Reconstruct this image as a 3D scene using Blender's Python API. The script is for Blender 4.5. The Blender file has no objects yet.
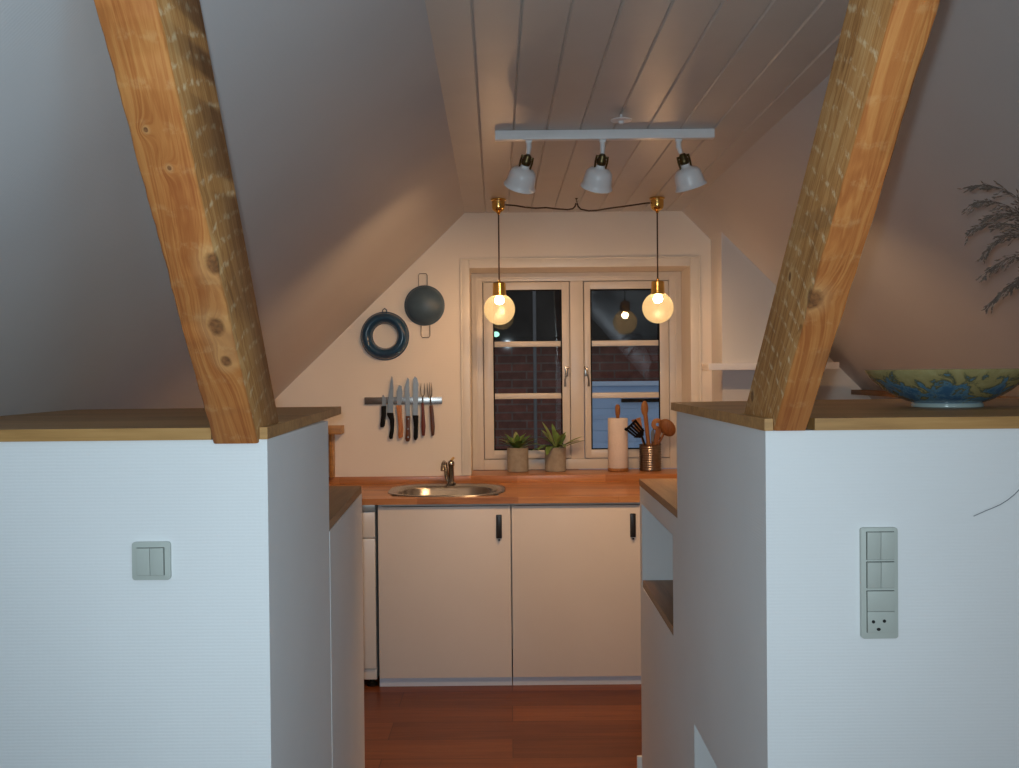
import bpy, bmesh, math, random
from mathutils import Vector, Matrix
random.seed(7)
C = bpy.context.scene.collection
PI = math.pi

# ------------------------------------------------------------------ mesh builder
class MB:
    def __init__(s): s.bm = bmesh.new()
    def _face(s, vs, mi=0):
        try:
            f = s.bm.faces.new(vs); f.material_index = mi; return f
        except ValueError: return None
    def hexa(s, p, mi=0, bev=0):            # p: bottom 4 (ccw from above) + top 4
        v = [s.bm.verts.new(q) for q in p]
        fs = [s._face([v[i] for i in q], mi) for q in ((3,2,1,0),(4,5,6,7),(0,1,5,4),(1,2,6,5),(2,3,7,6),(3,0,4,7))]
        if bev:
            es = list({e for f in fs for e in f.edges})
            bmesh.ops.bevel(s.bm, geom=es, offset=bev, segments=2, affect='EDGES', profile=.6, clamp_overlap=True, material=-1)
        return fs
    def box(s, x0, x1, y0, y1, z0, z1, mi=0, bev=0, M=None):
        p = [(x0,y0,z0),(x1,y0,z0),(x1,y1,z0),(x0,y1,z0),(x0,y0,z1),(x1,y0,z1),(x1,y1,z1),(x0,y1,z1)]
        if M: p = [M @ Vector(q) for q in p]
        s.hexa(p, mi, bev); return s
    def prism(s, pts, off, mi=0, bev=0, side_mi=None):     # planar polygon extruded by vector off
        off = Vector(off)
        a = [s.bm.verts.new(p) for p in pts]; b = [s.bm.verts.new(Vector(p)+off) for p in pts]
        n = len(pts); fs = [s._face(a[::-1], mi), s._face(b, mi)]
        for i in range(n):
            m = mi if side_mi is None else side_mi[i]
            fs.append(s._face([a[i], a[(i+1)%n], b[(i+1)%n], b[i]], m))
        fs = [f for f in fs if f]
        bmesh.ops.recalc_face_normals(s.bm, faces=fs)
        if bev:
            es = list({e for f in fs for e in f.edges})
            bmesh.ops.bevel(s.bm, geom=es, offset=bev, segments=2, affect='EDGES', profile=.6, clamp_overlap=True, material=-1)
        return s
    def lathe(s, prof, M=None, seg=32, mi=0):   # prof: (r,z) list; r=0 closes
        M = M or Matrix(); rings = []
        for r, z in prof:
            if r <= 1e-6: rings.append([s.bm.verts.new(M @ Vector((0,0,z)))])
            else: rings.append([s.bm.verts.new(M @ Vector((r*math.cos(2*PI*k/seg), r*math.sin(2*PI*k/seg), z))) for k in range(seg)])
        fs = []
        for a, b in zip(rings, rings[1:]):
            for k in range(seg):
                k2 = (k+1) % seg
                if len(a) == 1 and len(b) == 1: continue
                if len(a) == 1: fs.append(s._face([a[0], b[k], b[k2]], mi))
                elif len(b) == 1: fs.append(s._face([a[k], a[k2], b[0]], mi))
                else: fs.append(s._face([a[k], a[k2], b[k2], b[k]], mi))
        bmesh.ops.recalc_face_normals(s.bm, faces=[f for f in fs if f])
        return s
    def tube(s, path, r, seg=10, mi=0, closed=False, flat=None):
        P = [Vector(p) for p in path]; n = len(P)
        R = r if isinstance(r, (list, tuple)) else [r]*n
        rings = []; up = None
        for i in range(n):
            if closed: t = P[(i+1)%n]-P[i-1]
            else: t = P[min(i+1,n-1)]-P[max(i-1,0)]
            t.normalize()
            if up is None:
                up = Vector((0,0,1)) if abs(t.z) < .9 else Vector((0,1,0))
            side = t.cross(up); side.normalize(); up = side.cross(t); up.normalize()
            fl = flat or 1
            rings.append([s.bm.verts.new(P[i] + (side*math.cos(2*PI*k/seg) + up*fl*math.sin(2*PI*k/seg))*R[i]) for k in range(seg)])
        fs = []
        pairs = list(zip(rings, rings[1:])) + ([(rings[-1], rings[0])] if closed else [])
        for a, b in pairs:
            for k in range(seg): fs.append(s._face([a[k], a[(k+1)%seg], b[(k+1)%seg], b[k]], mi))
        if not closed:
            fs.append(s._face(rings[0][::-1], mi)); fs.append(s._face(rings[-1], mi))
        bmesh.ops.recalc_face_normals(s.bm, faces=[f for f in fs if f])
        return s
    def sphere(s, c, r, sc=(1,1,1), seg=20, M=None, mi=0):
        m = (M or Matrix()) @ Matrix.Translation(c) @ Matrix.Diagonal((*sc,1))
        n = seg//2
        prof = [(r*math.sin(PI*i/n) if 0 < i < n else 0, -r*math.cos(PI*i/n)) for i in range(n+1)]
        return s.lathe(prof, m, seg, mi)
    def leaf(s, base, dirv, L, W, droop=.4, mi=0, n=7, fold=.25, thick=.0008):
        base = Vector(base); d = Vector(dirv).normalized()
        hor = Vector((d.x, d.y, 0))
        side = d.cross(Vector((0,0,1)))
        if side.length < 1e-3: side = Vector((1,0,0))
        side.normalize()
        rows = []
        p = base.copy(); dd = d.copy()
        for i in range(n+1):
            t = i/n
            w = W*.5*(math.sin(PI*min(1, t*.9+.08))**.8) * (1 if t < .999 else 0.02)
            nrm = side.cross(dd).normalized()
            rows.append([s.bm.verts.new(p - side*w + nrm*w*fold), s.bm.verts.new(p), s.bm.verts.new(p + side*w + nrm*w*fold)])
            dd = (dd + Vector((0,0,-droop/n))).normalized(); p = p + dd*L/n
        for a, b in zip(rows, rows[1:]):
            s._face([a[0], a[1], b[1], b[0]], mi); s._face([a[1], a[2], b[2], b[1]], mi)
        return s
    def build(s, name, mats, parent=None, origin=(0,0,0), rot=None, local=False, smooth=True, ang=38, pivot=None):
        me = bpy.data.meshes.new(name)
        o = bpy.data.objects.new(name, me); C.objects.link(o)
        org = Vector(origin)
        if parent is not None and not local:
            org = wloc(parent)
            if pivot is not None: base = org; org = Vector(pivot)
        if not local:
            bmesh.ops.translate(s.bm, verts=s.bm.verts, vec=-org)
        s.bm.to_mesh(me); s.bm.free()
        for m in (mats if isinstance(mats, (list, tuple)) else [mats]): me.materials.append(m)
        if smooth:
            for p in me.polygons: p.use_smooth = True
            me.set_sharp_from_angle(angle=math.radians(ang))
        if parent is not None:
            o.parent = parent
            if pivot is not None: o.location = org-base
        else:
            o.location = org
        if rot is not None: o.rotation_euler = rot
        return o
def wloc(o):
    v = Vector((0,0,0))
    while o is not None: v += o.location; o = o.parent
    return v
def tag(o, label=None, cat=None, group=None, kind=None):
    if label: o['label'] = label
    if cat: o['category'] = cat
    if group: o['group'] = group
    if kind: o['kind'] = kind
    return o
def thing(name, label, cat, loc, group=None):
    o = bpy.data.objects.new(name, None); C.objects.link(o); o.location = loc; o.empty_display_size = .05
    return tag(o, label, cat, group)
def struct(o, label=None): o['kind'] = 'structure'; (label and o.__setitem__('label', label)); return o

# ------------------------------------------------------------------ materials
class NT:
    def __init__(s, name):
        s.m = bpy.data.materials.new(name); s.m.use_nodes = True; s.t = s.m.node_tree
        s.b = s.t.nodes['Principled BSDF']; s.out = s.t.nodes['Material Output']
    def n(s, typ, **kw):
        x = s.t.nodes.new(typ)
        for k, v in kw.items():
            if k.startswith('_'): setattr(x, k[1:], v)
        for k, v in kw.items():
            if not k.startswith('_'):
                key = int(k[1:]) if k[0] == 'i' and k[1:].isdigit() else k.replace('__', ' ')
                s.set(x.inputs[key], v)
        return x
    def set(s, inp, v):
        if isinstance(v, bpy.types.NodeSocket): s.t.links.new(v, inp)
        else:
            if inp.type == 'RGBA' and len(v) == 3: v = (*v, 1)
            inp.default_value = v
    def obj(s): return s.n('ShaderNodeTexCoord').outputs['Object']
    def mapping(s, vec, scale=(1,1,1), rot=(0,0,0), loc=(0,0,0)):
        return s.n('ShaderNodeMapping', Vector=vec, Scale=scale, Rotation=rot, Location=loc).outputs[0]
    def noise(s, vec, scale, detail=3, rough=.5, dist=0):
        return s.n('ShaderNodeTexNoise', Vector=vec, Scale=scale, Detail=detail, Roughness=rough, Distortion=dist).outputs[0]
    def ramp(s, fac, stops):
        r = s.n('ShaderNodeValToRGB', Fac=fac); e = r.color_ramp.elements
        while len(e) < len(stops): e.new(.5)
        for x, (p, c) in zip(e, stops):
            x.position = p; x.color = (*c, 1) if len(c) == 3 else c
        return r.outputs[0]
    def mix(s, fac, a, b, blend='MIX'):
        x = s.n('ShaderNodeMix', _data_type='RGBA', _blend_type=blend)
        s.set(x.inputs[0], fac); s.set(x.inputs[6], a); s.set(x.inputs[7], b)
        return x.outputs[2]
    def math(s, op, a, b=0.0, c=None):
        x = s.n('ShaderNodeMath', _operation=op); s.set(x.inputs[0], a); s.set(x.inputs[1], b)
        if c is not None: s.set(x.inputs[2], c)
        return x.outputs[0]
    def dot(s, vec, d):
        return s.n('ShaderNodeVectorMath', _operation='DOT_PRODUCT', i0=vec, i1=d).outputs['Value']
    def comb(s, x, y, z): return s.n('ShaderNodeCombineXYZ', X=x, Y=y, Z=z).outputs[0]
    def bump(s, h, strength=.3, dist=.002):
        s.set(s.b.inputs['Normal'], s.n('ShaderNodeBump', Height=h, Strength=strength, Distance=dist).outputs[0])
    def base(s, col=None, rough=None, metal=None, spec=None, coat=None):
        for k, v in (('Base Color', col), ('Roughness', rough), ('Metallic', metal), ('Specular IOR Level', spec), ('Coat Weight', coat)):
            if v is not None: s.set(s.b.inputs[k], v)
        return s
def srgb(r, g, b):
    f = lambda c: (c/255/12.92) if c/255 <= .04045 else ((c/255+.055)/1.055)**2.4
    return (f(r), f(g), f(b))
def plain(name, col, rough=.5, metal=0, var=.06, scale=30, bump=0, spec=None):
    t = NT(name); v = t.obj()
    n = t.noise(v, scale, 3)
    lo = tuple(c*(1-var) for c in col); hi = tuple(min(1, c*(1+var)) for c in col)
    t.base(t.ramp(n, [(.3, lo), (.7, hi)]), rough, metal, spec)
    if bump: t.bump(n, bump, .002)
    return t.m
def wallpaper(name, col, u, v, pitch=.0055, rough=.75):   # woven glass-fibre wallpaper, painted
    t = NT(name); p = t.obj()
    a = t.dot(p, u); b = t.dot(p, v)
    nz = t.noise(p, 60, 2)
    sa = t.math('SINE', t.math('ADD', t.math('MULTIPLY', a, 2*PI/(pitch*1.6)), t.math('MULTIPLY', nz, 5.0)))
    sb = t.math('SINE', t.math('ADD', t.math('MULTIPLY', b, 2*PI/pitch), t.math('MULTIPLY', nz, 2.0)))
    h = t.math('ADD', t.math('MULTIPLY', sa, .10), t.math('MULTIPLY', sb, .5))
    h = t.math('ADD', h, t.noise(p, 240, 3))
    big = t.noise(p, 2.2, 3)
    c0 = tuple(c*.975 for c in col); c1 = tuple(min(1, c*1.02) for c in col)
    t.base(t.ramp(big, [(.35, c0), (.65, c1)]), rough, 0, .3)
    t.bump(h, .14, .0008)
    return t.m
def wood(name, dirv, cols, scale=14, stretch=.06, rough=.5, bump=.15, fine=.35, spec=.4):
    d = Vector(dirv).normalized()
    n1 = d.cross(Vector((0,0,1)) if abs(d.z) < .9 else Vector((1,0,0))).normalized(); n2 = d.cross(n1)
    t = NT(name); p = t.obj()
    q = t.comb(t.dot(p, n1), t.dot(p, n2), t.math('MULTIPLY', t.dot(p, d), stretch))
    a = t.noise(q, scale, 5, .6, 1.2)
    f = t.noise(q, scale*9, 3, .6)
    m = t.math('ADD', t.math('MULTIPLY', a, 1-fine), t.math('MULTIPLY', f, fine))
    t.base(t.ramp(m, [(.32, cols[0]), (.5, cols[1]), (.68, cols[2])]), rough, 0, spec)
    t.bump(f, bump, .001)
    return t.m
def staves(name, cols, row=.042, length=.5, rough=.35, rotz=0, gap=.0004, grain=.06, mortar=None, spec=.5):
    t = NT(name); p = t.mapping(t.obj(), rot=(0,0,rotz))
    br = t.n('ShaderNodeTexBrick', Vector=p, Color1=(0,0,0), Color2=(1,1,1), Mortar=(.5,.5,.5), Scale=1.0)
    br.inputs['Mortar Size'].default_value = gap; br.inputs['Brick Width'].default_value = length; br.inputs['Row Height'].default_value = row
    br.offset = .37; br.inputs['Bias'].default_value = 0
    tone = br.outputs['Color']
    q = t.mapping(p, scale=(grain, 1, 1))
    off = t.n('ShaderNodeVectorMath', _operation='ADD', i0=q, i1=t.comb(t.math('MULTIPLY', tone, 7.0), 0.0, t.math('MULTIPLY', tone, 3.0))).outputs[0]
    g = t.noise(off, 34, 5, .6, .8); f = t.noise(off, 190, 2)
    m = t.math('ADD', t.math('MULTIPLY', g, .62), t.math('ADD', t.math('MULTIPLY', f, .14), t.math('MULTIPLY', tone, .24)))
    c = t.ramp(m, [(.3, cols[0]), (.5, cols[1]), (.7, cols[2])])
    if mortar: c = t.mix(br.outputs['Fac'], c, mortar)
    t.base(c, rough, 0, spec); t.bump(f, .08, .001)
    return t.m

WHITE = (.80, .80, .79)
M = {}
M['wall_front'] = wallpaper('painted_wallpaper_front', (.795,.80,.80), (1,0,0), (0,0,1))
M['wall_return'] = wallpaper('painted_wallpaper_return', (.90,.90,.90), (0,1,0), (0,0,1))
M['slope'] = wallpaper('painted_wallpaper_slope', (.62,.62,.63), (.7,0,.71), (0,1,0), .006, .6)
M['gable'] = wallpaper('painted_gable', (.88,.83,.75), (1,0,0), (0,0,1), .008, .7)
M['white_inside'] = plain('white_painted_board', (.90,.90,.91), .5, 0, .02)
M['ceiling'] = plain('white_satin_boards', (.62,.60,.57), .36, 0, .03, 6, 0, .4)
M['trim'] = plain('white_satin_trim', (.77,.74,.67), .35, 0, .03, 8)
M['window'] = plain('white_window_paint', (.74,.70,.63), .32, 0, .03, 8)
M['floor'] = staves('brown_plank_floor', [srgb(92,46,22), srgb(118,64,32), srgb(138,80,42)], .19, 1.3, .36, 0, .0015, .05, srgb(66,32,16), .3)
M['counter'] = staves('beech_staves', [srgb(154,98,54), srgb(186,126,76), srgb(206,150,98)], .042, .45, .3, 0, .0005, .08, srgb(150,90,50))
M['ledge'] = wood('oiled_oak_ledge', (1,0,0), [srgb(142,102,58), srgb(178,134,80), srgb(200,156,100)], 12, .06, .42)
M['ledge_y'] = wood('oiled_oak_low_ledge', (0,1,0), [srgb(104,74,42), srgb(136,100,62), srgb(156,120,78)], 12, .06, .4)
M['cab'] = plain('white_cabinet_laminate', (.80,.74,.68), .42, 0, .015, 4)
M['cab_in'] = plain('white_cabinet_carcass', (.7,.68,.65), .5, 0, .02)
M['plinth'] = plain('bluish_white_plinth', (.66,.74,.86), .5, 0, .015)
M['panel'] = plain('darkened_rear_wall', (.11,.075,.05), .6, 0, .1, 3)  # unseen rear wall, made dark so the window glass reflects little of it
M['pier'] = wallpaper('painted_pier', (.70,.70,.70), (1,0,0), (0,0,1), .008, .7)
M['appl'] = plain('white_appliance_enamel', (.74,.71,.67), .3, 0, .01)
M['appl_grey'] = plain('grey_appliance_strip', (.45,.44,.40), .35, .2, .03)
M['black'] = plain('black_plastic', (.005,.005,.005), .6, 0, .1, 30, 0, .15)
M['black_metal'] = plain('black_coated_metal', (.015,.015,.016), .35, 0, .1)
M['steel'] = plain('brushed_stainless_steel', (.40,.39,.375), .27, 1, .06, 60, .03)
M['steel_dark'] = plain('ribbed_tin', (.26,.225,.20), .3, 1, .08, 40)
M['chrome'] = plain('polished_chrome', (.36,.33,.29), .15, 1, .03)
M['brass'] = plain('polished_brass', (.80,.52,.16), .2, 1, .06, 25)
M['brass_dark'] = plain('aged_brass', (.12,.09,.04), .35, .9, .15, 60)
M['white_metal'] = plain('white_lacquered_metal', (.88,.89,.90), .32, 0, .02)
M['cord'] = plain('brown_fabric_cord', (.07,.04,.025), .7, 0, .2, 200)
M['enamel'] = plain('dark_blue_enamel', (.014,.062,.135), .2, 0, .15, 12)
M['enamel2'] = plain('slate_blue_enamel', (.055,.105,.155), .42, 0, .12, 14)
M['wire'] = plain('dull_grey_wire', (.30,.28,.26), .4, .8, .1)
M['switch'] = plain('grey_green_plastic', (.47,.50,.455), .4, 0, .02)
M['dark_hole'] = plain('dark_socket_hole', (.01,.01,.01), .8, 0, .1)
M['pot'] = plain('grey_concrete_pot', (.36,.335,.28), .8, 0, .12, 40, .15)
M['soil'] = plain('potting_soil', (.03,.02,.013), .95, 0, .4, 90, .5)
M['leaf'] = plain('green_leaf', (.12,.22,.05), .42, 0, .35, 25)
M['leaf_pale'] = plain('pale_green_leaf', (.24,.31,.10), .42, 0, .35, 25)
M['paper'] = plain('white_kitchen_paper', (.80,.73,.69), .9, 0, .03, 120, .2)
M['spoon'] = wood('beech_spoon', (0,0,1), [srgb(126,80,42), srgb(160,108,62), srgb(184,132,82)], 30, .1, .5)
M['spoon_dark'] = wood('dark_wood_spoon', (0,0,1), [srgb(104,62,32), srgb(134,86,48), srgb(156,106,64)], 30, .1, .5)
M['handle_red'] = wood('red_brown_handle', (0,0,1), [srgb(70,24,14), srgb(104,42,24), srgb(130,60,34)], 40, .1, .4)
M['handle_brown'] = wood('brown_knife_handle', (0,0,1), [srgb(60,32,18), srgb(92,54,30), srgb(120,74,42)], 40, .1, .4)
M['handle_light'] = wood('light_wood_handle', (0,0,1), [srgb(150,92,52), srgb(186,122,74), srgb(206,146,96)], 40, .1, .5)
M['blade'] = plain('knife_steel', (.30,.285,.27), .33, 1, .05, 60)
M['grass'] = plain('dried_grass', (.16,.12,.095), .85, 0, .3, 60)
M['vase'] = plain('grey_stoneware', (.32,.31,.29), .6, 0, .1, 20)
M['thin_wire'] = plain('dark_thin_wire', (.22,.24,.26), .5, .2, .05)
M['skirt'] = plain('white_skirting', (.78,.77,.74), .4, 0, .02)

def rafter_mat(name, dirv, kind, knots, mid):
    d = Vector(dirv).normalized(); n1 = Vector((1,0,0)); n2 = d.cross(n1).normalized()
    t = NT(name); p = t.obj()
    al = t.dot(p, d); ax = t.dot(p, n1); ap = t.dot(p, n2)
    # distance to the knots bends the grain around them
    warp = None; kmask = None
    for (kx, ky, kz, kr) in knots:
        dv = t.n('ShaderNodeVectorMath', _operation='SUBTRACT', i0=p, i1=(kx, ky, kz)).outputs[0]
        da = t.math('MULTIPLY', t.dot(dv, d), .8); dx = t.dot(dv, n1); dp = t.dot(dv, n2)
        r = t.math('SQRT', t.math('ADD', t.math('MULTIPLY', da, da), t.math('ADD', t.math('MULTIPLY', dx, dx), t.math('MULTIPLY', dp, dp))))
        r = t.math('ADD', r, t.math('MULTIPLY', t.math('SUBTRACT', t.noise(p, 60, 3), .5), kr*.7))
        w = t.math('POWER', 2.718, t.math('MULTIPLY', r, -1/(kr*2.0)))
        k = t.n('ShaderNodeMapRange', Value=r); k.inputs[1].default_value = kr*.7; k.inputs[2].default_value = kr*1.15
        k.inputs[3].default_value = 1; k.inputs[4].default_value = 0
        warp = w if warp is None else t.math('ADD', warp, w)
        kmask = k.outputs[0] if kmask is None else t.math('MAXIMUM', kmask, k.outputs[0])
    if warp is None: warp = t.math('MULTIPLY', ax, 0.0); kmask = t.math('MULTIPLY', ax, 0.0)
    q = t.comb(t.math('ADD', ax, t.math('MULTIPLY', warp, .035)), ap, t.math('MULTIPLY', al, .07))
    g = t.noise(q, 26, 4, .55, 1.0)
    rings = t.math('SINE', t.math('MULTIPLY', g, 46.0))
    f = t.noise(q, 260, 3, .6)
    big = t.noise(p, 7, 3)
    if kind == 'front':
        cols = [srgb(156,88,42), srgb(178,110,56), srgb(196,132,72)]
    else:
        cols = [srgb(138,92,50), srgb(174,122,70), srgb(192,146,94)]
    m = t.math('ADD', t.math('MULTIPLY', rings, .07), t.math('ADD', t.math('MULTIPLY', g, .45), t.math('ADD', t.math('MULTIPLY', f, .22), t.math('MULTIPLY', big, .33))))
    c = t.ramp(m, [(.33, cols[0]), (.5, cols[1]), (.67, cols[2])])
    # saw marks: pale curved bands across the timber, only in worn patches
    off = t.math('SUBTRACT', ap, Vector(mid).dot(n2)) if kind == 'side' else t.math('SUBTRACT', ax, mid[0])
    bend = t.math('ADD', t.math('MULTIPLY', t.math('MULTIPLY', off, off), 1.5), t.math('MULTIPLY', off, .30 if kind == 'side' else .05))
    sl = t.math('ADD', al, t.math('ADD', bend, t.math('MULTIPLY', t.noise(p, 25, 2), .02)))
    band = t.math('SINE', t.math('MULTIPLY', sl, 2*PI/(.034 if kind == 'side' else .06)))
    bm_ = t.n('ShaderNodeMapRange', Value=band); bm_.inputs[1].default_value = .45 if kind == 'side' else .5; bm_.inputs[2].default_value = 1
    patch = t.n('ShaderNodeMapRange', Value=t.noise(p, 55, 4, .7)); patch.inputs[1].default_value = .48; patch.inputs[2].default_value = .62
    amt = t.math('MULTIPLY', t.math('MULTIPLY', bm_.outputs[0], patch.outputs[0]), .42 if kind == 'side' else .16)
    c = t.mix(amt, c, srgb(236,218,180) if kind == 'side' else srgb(226,190,132))
    if knots:
        hw = t.n('ShaderNodeMapRange', Value=warp); hw.inputs[1].default_value = .30; hw.inputs[2].default_value = .55
        c = t.mix(t.math('MULTIPLY', hw.outputs[0], .2), c, srgb(226,190,132))
    c = t.mix(t.math('MULTIPLY', kmask, .8), c, t.ramp(t.noise(p, 140, 3), [(.35, srgb(70,40,24)), (.65, srgb(128,80,46))]))
    t.base(c, .62, 0, .3)
    t.bump(t.math('ADD', f, t.math('MULTIPLY', rings, .15)), .35, .0015)
    return t.m

def glass_mat():
    t = NT('window_glass')
    tr = t.n('ShaderNodeBsdfTransparent', Color=(.93,.95,.95)); gl = t.n('ShaderNodeBsdfGlossy', Roughness=.015, Color=(1,1,1))
    lw = t.n('ShaderNodeFresnel', IOR=1.5)
    f = t.math('MULTIPLY', lw.outputs[0], 1.15)
    mx = t.n('ShaderNodeMixShader', i0=f, i1=tr.outputs[0], i2=gl.outputs[0])
    t.t.links.new(mx.outputs[0], t.out.inputs[0]); return t.m
M['glass'] = glass_mat()
def globe_mat():
    t = NT('amber_globe_glass'); p = t.obj()
    vo = t.n('ShaderNodeTexVoronoi', Vector=p, Scale=160.0); vo.feature = 'DISTANCE_TO_EDGE'
    v = t.ramp(vo.outputs[0], [(.0, (1,.72,.34)), (.25, (.70,.46,.18))])
    tr = t.n('ShaderNodeBsdfTransparent', Color=(1,.95,.86))
    em = t.n('ShaderNodeEmission', Color=v, Strength=.9)
    tl = t.n('ShaderNodeBsdfTranslucent', Color=(1,.80,.50))
    e2 = t.n('ShaderNodeMixShader', i0=.03, i1=em.outputs[0], i2=tl.outputs[0])
    mx = t.n('ShaderNodeMixShader', i0=.6, i1=tr.outputs[0], i2=e2.outputs[0])
    gl = t.n('ShaderNodeBsdfGlossy', Roughness=.4)
    m2 = t.n('ShaderNodeMixShader', i0=.03, i1=mx.outputs[0], i2=gl.outputs[0])
    t.t.links.new(m2.outputs[0], t.out.inputs[0]); return t.m
M['globe'] = globe_mat()
def emit(name, col, s):
    t = NT(name); e = t.n('ShaderNodeEmission', Color=col, Strength=s); t.t.links.new(e.outputs[0], t.out.inputs[0]); return t.m
BULB = 310
M['bulb'] = emit('lit_bulb', (1,.60,.34), BULB)
M['spot_bulb'] = emit('lit_spot_bulb', (1,.575,.27), 900)
M['green_lamp'] = emit('lit_green_lamp', (.45,1,.75), 1.6)
def bowl_mat():
    t = NT('blue_olive_glaze'); p = t.obj()
    n = t.noise(p, 26, 5, .65, .6)
    z = t.n('ShaderNodeSeparateXYZ', Vector=p).outputs[2]
    h = t.math('ADD', n, t.math('MULTIPLY', t.math('SUBTRACT', z, .040), 4.2))
    c = t.ramp(h, [(.36, srgb(62,100,132)), (.455, srgb(92,130,150)), (.50, srgb(84,88,70)), (.56, srgb(150,138,92)), (.75, srgb(164,154,108))])
    foot = t.n('ShaderNodeMapRange', Value=z); foot.inputs[1].default_value = .007; foot.inputs[2].default_value = .010
    c = t.mix(foot.outputs[0], srgb(150,164,160), c)
    t.base(c, .16, 0, .5); return t.m
M['bowl'] = bowl_mat()
def brick_mat():
    t = NT('dark_red_brick'); p = t.obj()
    s = t.n('ShaderNodeSeparateXYZ', Vector=p)
    q = t.comb(s.outputs[0], s.outputs[2], 0.0)
    br = t.n('ShaderNodeTexBrick', Vector=q, Color1=(.26,.09,.065), Color2=(.16,.06,.045), Mortar=(.20,.14,.12), Scale=1.0)
    br.inputs['Mortar Size'].default_value = .007; br.inputs['Brick Width'].default_value = .24; br.inputs['Row Height'].default_value = .067
    n = t.noise(p, 14, 4)
    t.base(t.mix(.5, br.outputs[0], t.ramp(n, [(.3,(.25,.25,.25)),(.7,(1,1,1))]), 'MULTIPLY'), .85)
    t.bump(br.outputs['Fac'], -.4, .01); return t.m
M['brick'] = brick_mat()
M['roof'] = plain('dark_roofing', (.020,.019,.018), .8, 0, .3, 5, .2, .15)
M['blue_board'] = plain('pale_blue_painted_boards', (.40,.58,.84), .6, 0, .04, 3)
M['blue_trim'] = plain('bluish_white_trim', (.55,.70,.90), .5, 0, .04, 3)
M['streak'] = plain('streak_grey', (.16,.17,.18), .4, .3, .05)
M['ground'] = plain('dark_paving', (.08,.08,.08), .9, 0, .2, 3)

# ------------------------------------------------------------------ the setting
YG = 5.04                     # inner face of the gable wall
YB = -2.6                     # far end of the attic behind the camera
zc = lambda y: 2.225 + .008*(YG-y)
# floor
mb = MB(); mb.box(-2.3, 2.6, YB, 5.2, -.06, 0); struct(mb.build('floor', M['floor'], smooth=False), 'brown wooden plank floor')
# boarded flat ceiling, real tongue-and-groove profile
mb = MB()
for i in range(10):
    a = -.228 + .114*i; b = a + .114
    g, cdp = .0045, .005
    def row(y):
        s_ = .013*(YG-y); z = zc(y)
        return [(a+s_, y, z+cdp), (a+g+s_, y, z), (b-g+s_, y, z), (b+s_, y, z+cdp), (b+s_, y, z+.03), (a+s_, y, z+.03)]
    r0, r1 = row(YB), row(YG)
    v0 = [mb.bm.verts.new(p) for p in r0]; v1 = [mb.bm.verts.new(p) for p in r1]
    mb._face(v0[::-1]); mb._face(v1)
    for k in range(6): mb._face([v0[k], v0[(k+1)%6], v1[(k+1)%6], v1[k]])
bmesh.ops.recalc_face_normals(mb.bm, faces=mb.bm.faces)
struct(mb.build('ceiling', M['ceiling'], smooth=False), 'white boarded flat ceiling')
# sloping walls
def slope(name, x_top, x_foot, z_foot, sgn):
    mb = MB()
    P = []
    for y in (YB, YG):
        xt, zt = x_top(y), zc(y)+.012
        xf, zf = x_foot(y), z_foot
        k = (zt-.55)/(zt-zf); xl = xt + (xf-xt)*k
        P.append([(xl, y, .55), (xt, y, zt)])
    (a0, a1), (b0, b1) = P
    off = Vector((.1*sgn, 0, .1))
    q = [a0, b0, b1, a1]
    mb.prism(q, off)
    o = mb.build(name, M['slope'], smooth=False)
    return struct(o), (a0[0], b0[0])
wl, kl = slope('wall_left', lambda y: -.206+.013*(YG-y), lambda y: -1.158-.020*(YG-y), 1.323, -1)
wr, kr = slope('wall_right', lambda y: .872+.012*(YG-y), lambda y: 1.80+.004*(YG-y), 1.302, 1)
wl['label'] = 'sloping white wallpapered wall on the left'; wr['label'] = 'sloping white wallpapered wall on the right'
mb = MB(); mb.prism([(kl[0],YB,0),(kl[1],YG,0),(kl[1],YG,.56),(kl[0],YB,.56)], (-.06,0,0)); struct(mb.build('wall_left_low', M['gable'], smooth=False))
mb = MB(); mb.prism([(kr[0],YB,0),(kr[1],YG,0),(kr[1],YG,.56),(kr[0],YB,.56)], (.06,0,0)); struct(mb.build('wall_right_low', M['gable'], smooth=False))
mb = MB(); mb.box(-2.5, 2.7, YB-.1, YB, 0, 2.5); struct(mb.build('wall_front', M['panel'], smooth=False))
# gable wall with the window opening
OX0, OX1, OZ0, OZ1 = -.200, .925, .89, 1.945
mb = MB()
mb.box(-2.5, OX0, YG, 5.36, 0, 2.5).box(OX1, 2.7, YG, 5.36, 0, 2.5).box(OX0, OX1, YG, 5.36, 0, OZ0-.04).box(OX0, OX1, YG, 5.36, OZ1, 2.5)
struct(mb.build('wall_back', M['gable'], smooth=False), 'white gable wall behind the kitchen counter')
# boxed-in pier right of the window
mb = MB(); mb.prism([(1.030,4.79,0),(1.42,4.79,0),(1.42,4.79,1.70),(1.030,4.79,2.085)], (0,.25,0)); struct(mb.build('wall_pier', M['pier'], smooth=False), 'boxed-in pier right of the window')
# low wall left of the passage (two heights), slightly splayed
mb = MB()
mb.prism([(-1.95,1.64,0),(-.4025,1.64,0),(-.419,2.281,0),(-1.95,2.281,0)], (0,0,1.304), side_mi=[0,1,0,0])
mb.prism([(-1.75,2.2815,0),(-.418,2.2815,0),(-.452,3.005,0),(-1.75,3.005,0)], (0,0,1.048), mi=0, side_mi=[0,1,0,0])
struct(mb.build('wall_passage_left', [M['wall_front'], M['wall_return']], smooth=False), 'white low wall left of the passage')
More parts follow.
